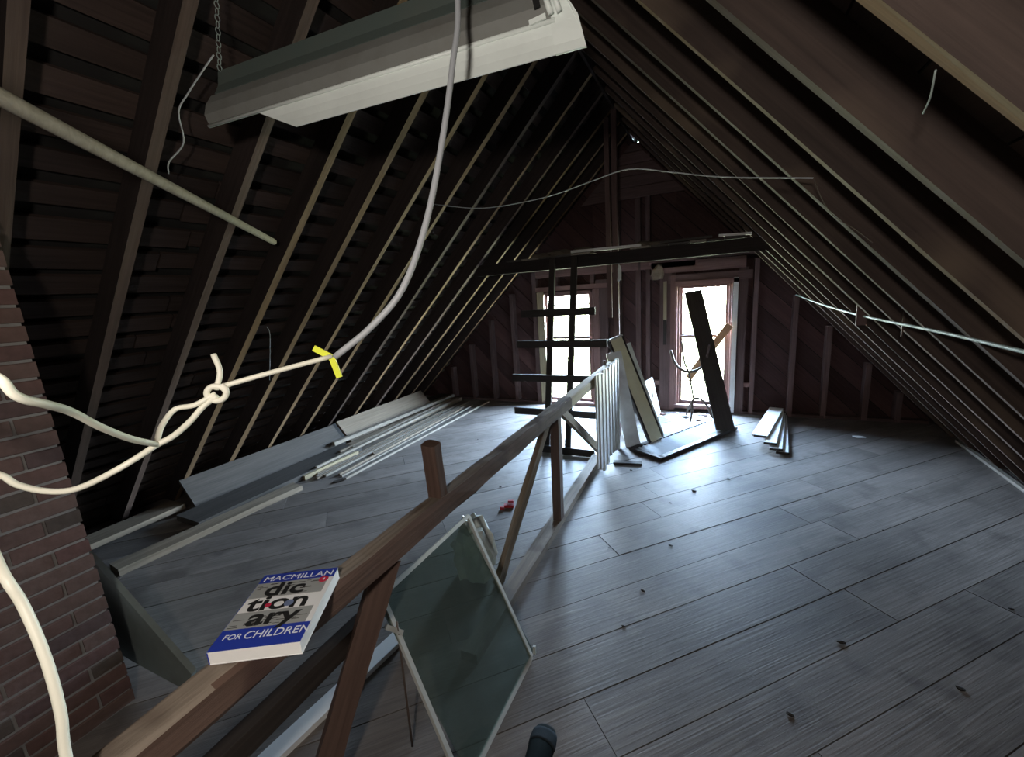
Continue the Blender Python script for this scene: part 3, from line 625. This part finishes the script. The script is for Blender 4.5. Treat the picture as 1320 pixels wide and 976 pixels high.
text('MACMILLAN', 0, h_ - .027, .026, M['inkw'], fc, 1.18, .05, align='CENTER')
text('FOR', -w_ + .012, -h_ + .028, .020, M['inkw'], fc, 1.0, 0.05); text('CHILDREN', -w_ + .054, -h_ + .026, .029, M['inkw'], fc, .98, 0.05)
for s_, yy, xx, sz in (('dic', h_ - .082, -w_ + .030, .064), ('tion', h_ - .131, -w_ + .014, .068), ('ary', -h_ + .064, -w_ + .038, .068)):
    text(s_, xx, yy, sz, M['ink'], fc, 1.28, 0.0, off=.0016)
def disc(name, x, y, r_, mt, z):
    b_ = bmesh.new(); bmesh.ops.create_cone(b_, cap_ends=True, segments=20, radius1=r_, radius2=r_, depth=.0004); return mesh_obj(name, b_, mt, fc, bmat(x, y, zt + z))
disc('globe_print', .017, h_ - .117, .0105, M['globe'], .001); disc('red_dot', w_ - .022, h_ - .042, .0115, M['covred'], .0008); disc('apple_print', -.030, h_ - .117, .007, M['covred'], .001)
text('4', w_ - .0255, h_ - .047, .014, M['inkw'], fc, 1.0, 0, z=.0012)

# ------------------------------------------------------------------ plank pile under the slatted slope
tplank('wide_plank', (-3.96, 1.72, .125), (-3.90, 3.28, .13), .30, .03, M['greyplank'], 'wide grey plank tipped against the slatted eave, longest of the pile', 'plank', up=(.75, 0, .66), seg=3, jit=.002)
tplank('wide_plank', (-3.92, 3.36, .14), (-3.92, 4.98, .14), .30, .03, M['tanplank'], 'wide tan plank tipped against the slatted eave, clean sawn face', 'plank', up=(.75, 0, .66), seg=3, jit=.002)
tplank('flat_plank', (-3.66, 1.55, .035), (-3.64, 3.20, .035), .32, .05, M['greyplank'], 'dark grey topped panel with a cream edge lying by the eave', 'panel', seg=2)
tplank('edge_strip', (-3.475, 2.45, .024), (-3.465, 3.12, .024), .03, .045, M['railp'], 'cream sawn strip lying along the dark grey panel', 'strip')
tplank('brown_plank', (-3.46, 1.02, .025), (-3.37, 2.30, .025), .14, .045, M['brace'], 'brown plank lying on the floor along the board pile', 'plank', seg=3, jit=.003)
tplank('old_plank', (-4.02, .85, .05), (-4.05, 1.68, .05), .20, .04, M['brace'], 'short dark plank lying in the eave behind the chimney', 'plank')
rp = random.Random(5)
tplank('pale_batten', (-3.80, 3.10, .10), (-3.72, 5.42, .09), .05, .04, M['pale'], 'pale thick batten along the top of the stick pile', 'batten')
tplank('broad_board', (-3.68, 3.22, .03), (-3.66, 5.45, .03), .15, .05, M['tanplank'], 'broad tan board under the pile of thin sticks', 'board')
for i in range(11):
    x0 = -3.62 + i * .037 + rp.uniform(-.003, .003); ya = rp.uniform(2.4, 3.2); yb = rp.uniform(4.7, 5.4)
    zz = .07 if i < 4 else .012
    tplank('wood_stick', (x0 + .03, ya, zz), (x0 - .05 + rp.uniform(-.005, .005), yb, zz), .022, .02, M['pale'] if i % 2 else M['tanplank'], 'thin sawn wooden stick in the pile along the eave', 'stick', 'sticks in the eave pile')
tplank('long_lath', (-3.085, 2.59, .010), (-3.10, 5.46, .010), .022, .018, M['pale'], 'single long pale lath lying apart from the stick pile', 'lath')
tplank('thin_lath', (-3.17, 2.62, .008), (-3.24, 5.2, .008), .018, .014, M['pale'], 'thin pale lath lying between the stick pile and the long lath', 'lath')
tplank('far_board', (-3.98, 5.0, .07), (-3.92, 5.50, .06), .22, .04, M['greyplank'], 'grey board end in the far corner of the eave', 'board')
tplank('gap_shade_block', (-3.96, 3.29, .15), (-3.96, 3.345, .15), .22, .05, M['black'], 'black block painting the shaded gap between two wide planks', 'scrap', up=(.75, 0, .66))  # black filler for the shade in the gap between the planks
tplank('shingle_scrap', (-3.14, 2.50, .006), (-3.10, 2.58, .006), .05, .008, M['darkboard'], 'dark scrap at the near end of the long lath', 'scrap')

# ------------------------------------------------------------------ rack in front of the window
rk = thing('board_rack', (-1.39, 3.80, 0), 'dark ladder-like rack of crossboards leaning on the collar beam', 'rack')
ub = [(-1.505, 3.78), (-1.285, 3.78)]; ut = [(-1.475, 4.13), (-1.245, 4.13)]
for (xb, yb_), (xt, yt) in zip(ub, ut):
    plank('upright', (xb, yb_, 0), (xt, yt, 1.93), .060, .03, M['darkboard'], rk, up=(0, 1, 0), seg=3, jit=.001)
for zc, xa, xb in ((1.398, -1.80, -1.02), (1.089, -1.84, -.90), (.746, -1.89, -.97), (.407, -1.86, -.99), (.038, -1.59, -1.0)):
    yy = 3.78 + .35 * zc / 1.93 - .033
    plank('crossboard', (xa, yy, zc), (xb, yy, zc), .03, .072, M['darkboard'], rk, seg=3, jit=.0015)

# ------------------------------------------------------------------ white beadboard standing along the railing end
bd = thing('beadboard_panel', (-.84, 3.65, 0), 'bundle of upright white beaded boards standing against the handrail', 'boards')
for i in range(14):
    y = 3.235 + i * .062; zb = (.13, .10, .11, .035, .10, .05, .09, .08, .09, .06, .07, .04, .05, .0)[i]
    plank('bead_board', (-.832 + .006 * (i % 2), y, zb), (-.834, y + .004, .915 + random.uniform(-.012, .012)), .056, .014 + .012 * (i % 2), M['white'], bd, up=(1, 0, 0), bev=.004)
# panels leaning on the rail end
cp = thing('cream_panel', (-.5, 4.43, 0), 'cream painted panel with dark brown edges leaning on the railing end', 'panel')
pa, pb = V((-.495, 4.29, .035)), V((-.895, 4.275, 1.10)); sv = V((.105, .135, .055)).normalized(); pn = (pb - pa).cross(sv).normalized(); pn = pn if pn.y < 0 else -pn
side = (pb - pa).cross(pn).normalized()
plank('panel_face', pa, pb, .15, .022, M['cream'], cp, up=pn)
for s_ in (-1, 1): plank('edge_trim', pa + side * .084 * s_, pb + side * .084 * s_, .018, .034, M['darkboard'], cp, up=pn)
plank('top_cap', pb - side * .09 - pn * .03, pb + side * .09 - pn * .03, .10, .02, M['white'], cp, up=(pb - pa))
tplank('leaning_board', pa - pn * .09 + V((.075, .09, -.03)), pb - pn * .09 + V((.125, .09, -.07)), .16, .025, M['white'], 'white painted board leaning directly behind the cream panel', 'board', up=pn)
tplank('leaning_board', (-.70, 4.14, .0), (-.89, 4.17, .97), .15, .02, M['white'], 'narrow white board leaning in front of the cream panel edge', 'board', up=(.35, -.93, .1))
bxp = thing('white_box', (-.62, 5.2, 0), 'low white painted cabinet door standing behind the leaning panels', 'door')
plank('door_slab', (-.60, 5.20, .0), (-.70, 5.20, .47), .26, .025, M['white'], bxp, up=(.95, -.25, .2)); plank('keyhole_plate', (-.625, 5.15, .26), (-.635, 5.15, .32), .03, .012, M['darkboard'], bxp, up=(.95, -.25, .2))
# louvred shutter flat on the floor
sh = thing('louvred_shutter', (-.2, 4.45, 0), 'dark framed louvred shutter lying flat on the floor before the window', 'shutter')
s0, s1 = V((-.545, 3.935, .02)), V((.10, 5.0, .02)); sd = (s1 - s0).normalized(); sn = V((-sd.y, sd.x, 0))
for s_ in (-1, 1): plank('stile', s0 + sn * .165 * s_, s1 + sn * .165 * s_, .05, .03, M['darkboard'], sh)
for q in (s0, s1): plank('shutter_rail', q - sn * .19, q + sn * .19, .05, .03, M['darkboard'], sh)
nl_ = 20
for i in range(nl_):
    c = s0.lerp(s1, (i + .8) / (nl_ + .6)); plank('louvre', c - sn * .142, c + sn * .142, .052, .007, M['louvre'], sh, up=(sd * -.35 + V((0, 0, 1))))
# dark board leaning at the window
tplank('dark_leaning_board', (.160, 4.80, .0), (-.215, 5.40, 1.50), .185, .03, M['darkboard'], 'tall dark board leaning on the window without crossboards', 'board', up=(.25, -.93, .3), seg=3, jit=.002)
tplank('diagonal_plank', (-.255, 5.50, .44), (.185, 5.50, 1.09), .085, .018, M['orange'], 'red brown plank set diagonally across a window pane', 'plank', up=(0, 1, 0))
# bent iron stand
ir = thing('iron_stand', (-.19, 5.1, 0), 'bent dark iron stand with a curved yoke before the window', 'stand')
tube('yoke', [(-.43, 5.1, .85), (-.38, 5.1, .70), (-.28, 5.1, .61), (-.16, 5.1, .615), (-.07, 5.1, .70), (-.02, 5.1, .91)], .016, M['rust'], ir)
tube('stem', [(-.31, 5.1, .95), (-.28, 5.1, .72), (-.235, 5.1, .60), (-.20, 5.1, .42), (-.175, 5.1, .28)], .011, M['rust'], ir)
tube('foot', [(-.205, 5.07, .01), (-.19, 5.08, .12), (-.18, 5.1, .27), (-.10, 5.1, .28), (-.03, 5.11, .20), (.03, 5.14, .06), (.10, 5.16, .015)], .013, M['rust'], ir)
tube('foot', [(-.18, 5.1, .27), (-.24, 5.22, .12), (-.26, 5.30, .012)], .012, M['rust'], ir)
# fanned white planks
for i, (x0, y0, x1, lab) in enumerate(((.44, 4.46, .69, 'broad white plank on top of the fanned planks by the studs'), (.515, 4.35, .72, 'white plank second in the fan, under the broad one'), (.555, 4.28, .735, 'white plank third in the fan, above the lowest'), (.605, 4.27, .75, 'lowest white plank of the fan by the studs'))):
    z0 = .105 - i * .027
    ft = thing('fanned_plank', (x0, y0, 0), lab, 'plank', 'fanned white planks')
    plank('plank_slab', (x0, y0, z0), (x1, 5.46, z0 + .012), .135 if i == 0 else .10, .018, M['whitebright'], ft)
    plank('end_cleat', (x0 + .012, y0 + .03, z0 - .0135), (x0 + .03, y0 + .14, z0 - .0135), .09, .007, M['darkboard'], ft)
    plank('dark_edge', (x0 + .052, y0 - .002, z0), (x1 + .052, 5.458, z0 + .012), .006, .018, M['darkboard'], ft)
    plank('end_grain', (x0 - .05, y0 - .008, z0), (x0 + .055, y0 - .018, z0), .012, .02, M['darkboard'], ft)
# eave batten and small rubble
tplank('eave_batten', (2.06, 5.0, .012), (1.99, 3.2, .012), .03, .022, M['pale'], 'thin pale batten on the floor along the boarded slope', 'batten')
rr_ = random.Random(9)
spots = [(-.30, 2.03), (-.62, 3.55), (-.55, 3.70), (-.70, 3.75), (-.45, 3.35), (-.25, 3.05), (.55, 2.0), (1.0, 3.1), (-1.6, 2.9), (-1.9, 3.6), (-2.4, 3.9), (-.2, 2.5), (.9, 1.9), (.3, 1.55), (.15, 3.6), (1.3, 2.5), (-.35, 1.75), (-.55, 2.35), (1.1, 1.7), (-.10, 3.3)]
for i, (x, y) in enumerate(spots):
    blob('debris_chip', (x, y, .0), rr_.uniform(.005, .013), M['debris'], 'small dark chip of debris lying loose on the floorboards', 'debris', 'debris chips on the floor', (1.6, 1, .5), 40 + i, .3, 1)
for i in range(16):
    blob('rubble_lump', (rr_.uniform(-.62, .22), rr_.uniform(5.15, 5.48), .0), rr_.uniform(.012, .04), M['casing'] if i % 3 else M['white'], 'small lump of plaster rubble below the windows', 'rubble', 'rubble below the window', (1.5, 1, .6), 80 + i, .3, 1)
tplank('wood_scrap', (-.80, 3.66, .012), (-.55, 3.70, .012), .06, .02, M['darkboard'], 'dark splintered wood scrap at the foot of the beaded boards', 'scrap')
blob('paper_scrap', (1.33, 4.95, 0), .04, M['whitebright'], 'small bright paper scrap on the floor below the conduit', 'paper', None, (1.6, .8, .2), 33, .2, 1)

# ------------------------------------------------------------------ shoe of the photographer
so = thing('slipper', (-.50, 1.02, 0), 'dark knitted slipper with a grey band on the bare floorboards', 'slipper')
def slip(name, y0, y1, mt, grow=0.0, n_=9):
    bm = bmesh.new(); prof = [(0.0, .030, .055), (.03, .038, .07), (.08, .042, .075), (.14, .044, .066), (.19, .048, .052), (.225, .045, .044), (.245, .034, .036), (.256, .018, .022), (.259, .004, .008)]
    def at(u):
        for (a, b) in zip(prof, prof[1:]):
            if a[0] <= u <= b[0]:
                f_ = (u - a[0]) / (b[0] - a[0]); return a[1] + (b[1] - a[1]) * f_, a[2] + (b[2] - a[2]) * f_
        return prof[-1][1:]
    rings = []
    for i in range(n_ + 1):
        u = y0 + (y1 - y0) * (i / n_); w__, h__ = at(u); w__ += grow; h__ += grow
        rings.append([bm.verts.new((w__ * math.cos(t), u, .012 + max(0, math.sin(t)) * (h__ - .012) + min(0, math.sin(t)) * .012)) for t in [6.28318 * j / 16 for j in range(16)]])
    for r0, r1 in zip(rings, rings[1:]):
        for j in range(16): bm.faces.new((r0[j], r0[(j + 1) % 16], r1[(j + 1) % 16], r1[j]))
    bm.faces.new(rings[0][::-1]); bm.faces.new(rings[-1])
    return mesh_obj(name, bm, mt, so, Matrix.Translation((-.495, .905, 0)) @ Matrix.Rotation(.10, 4, 'Z'), True)
slip('sole_body', 0, .259, M['sock'], 0, 16); slip('knit_band', .175, .228, M['sock2'], .0015, 5)

# ------------------------------------------------------------------ unseen bulb added behind the photographer in place of the phone torch
BP = V((-.06, -.42, 1.90))
bl = thing('torch_stand_in', BP, 'added bulb on a cord from the boarded slope standing in for the phone torch', 'lamp')
tube('cord', [BP + V((0, 0, .09)), (BP.x, BP.y, zr(BP.x) + .10)], .004, M['black'], bl, 6, 1)
bmx = bmesh.new(); bmesh.ops.create_cone(bmx, cap_ends=True, segments=12, radius1=.02, radius2=.02, depth=.06); mesh_obj('socket', bmx, M['black'], bl, Matrix.Translation(BP + V((0, 0, .075))))
bulbm = bpy.data.materials.new('bulb_glow'); bulbm.use_nodes = True; b = bulbm.node_tree.nodes['Principled BSDF']; b.inputs['Emission Color'].default_value = (1, .82, .60, 1); b.inputs['Emission Strength'].default_value = 20
bmx = bmesh.new(); bmesh.ops.create_uvsphere(bmx, u_segments=14, v_segments=10, radius=.035); mesh_obj('bulb', bmx, bulbm, bl, Matrix.Translation(BP + V((0, 0, .02))), True)
ld = bpy.data.lights.new('torch_stand_in_light', 'POINT'); ld.energy = BULB_W; ld.color = (1, .92, .84); ld.shadow_soft_size = .06
lo = bpy.data.objects.new('torch_stand_in_light', ld); COL.objects.link(lo); lo.location = BP + V((0, 0, -.085))
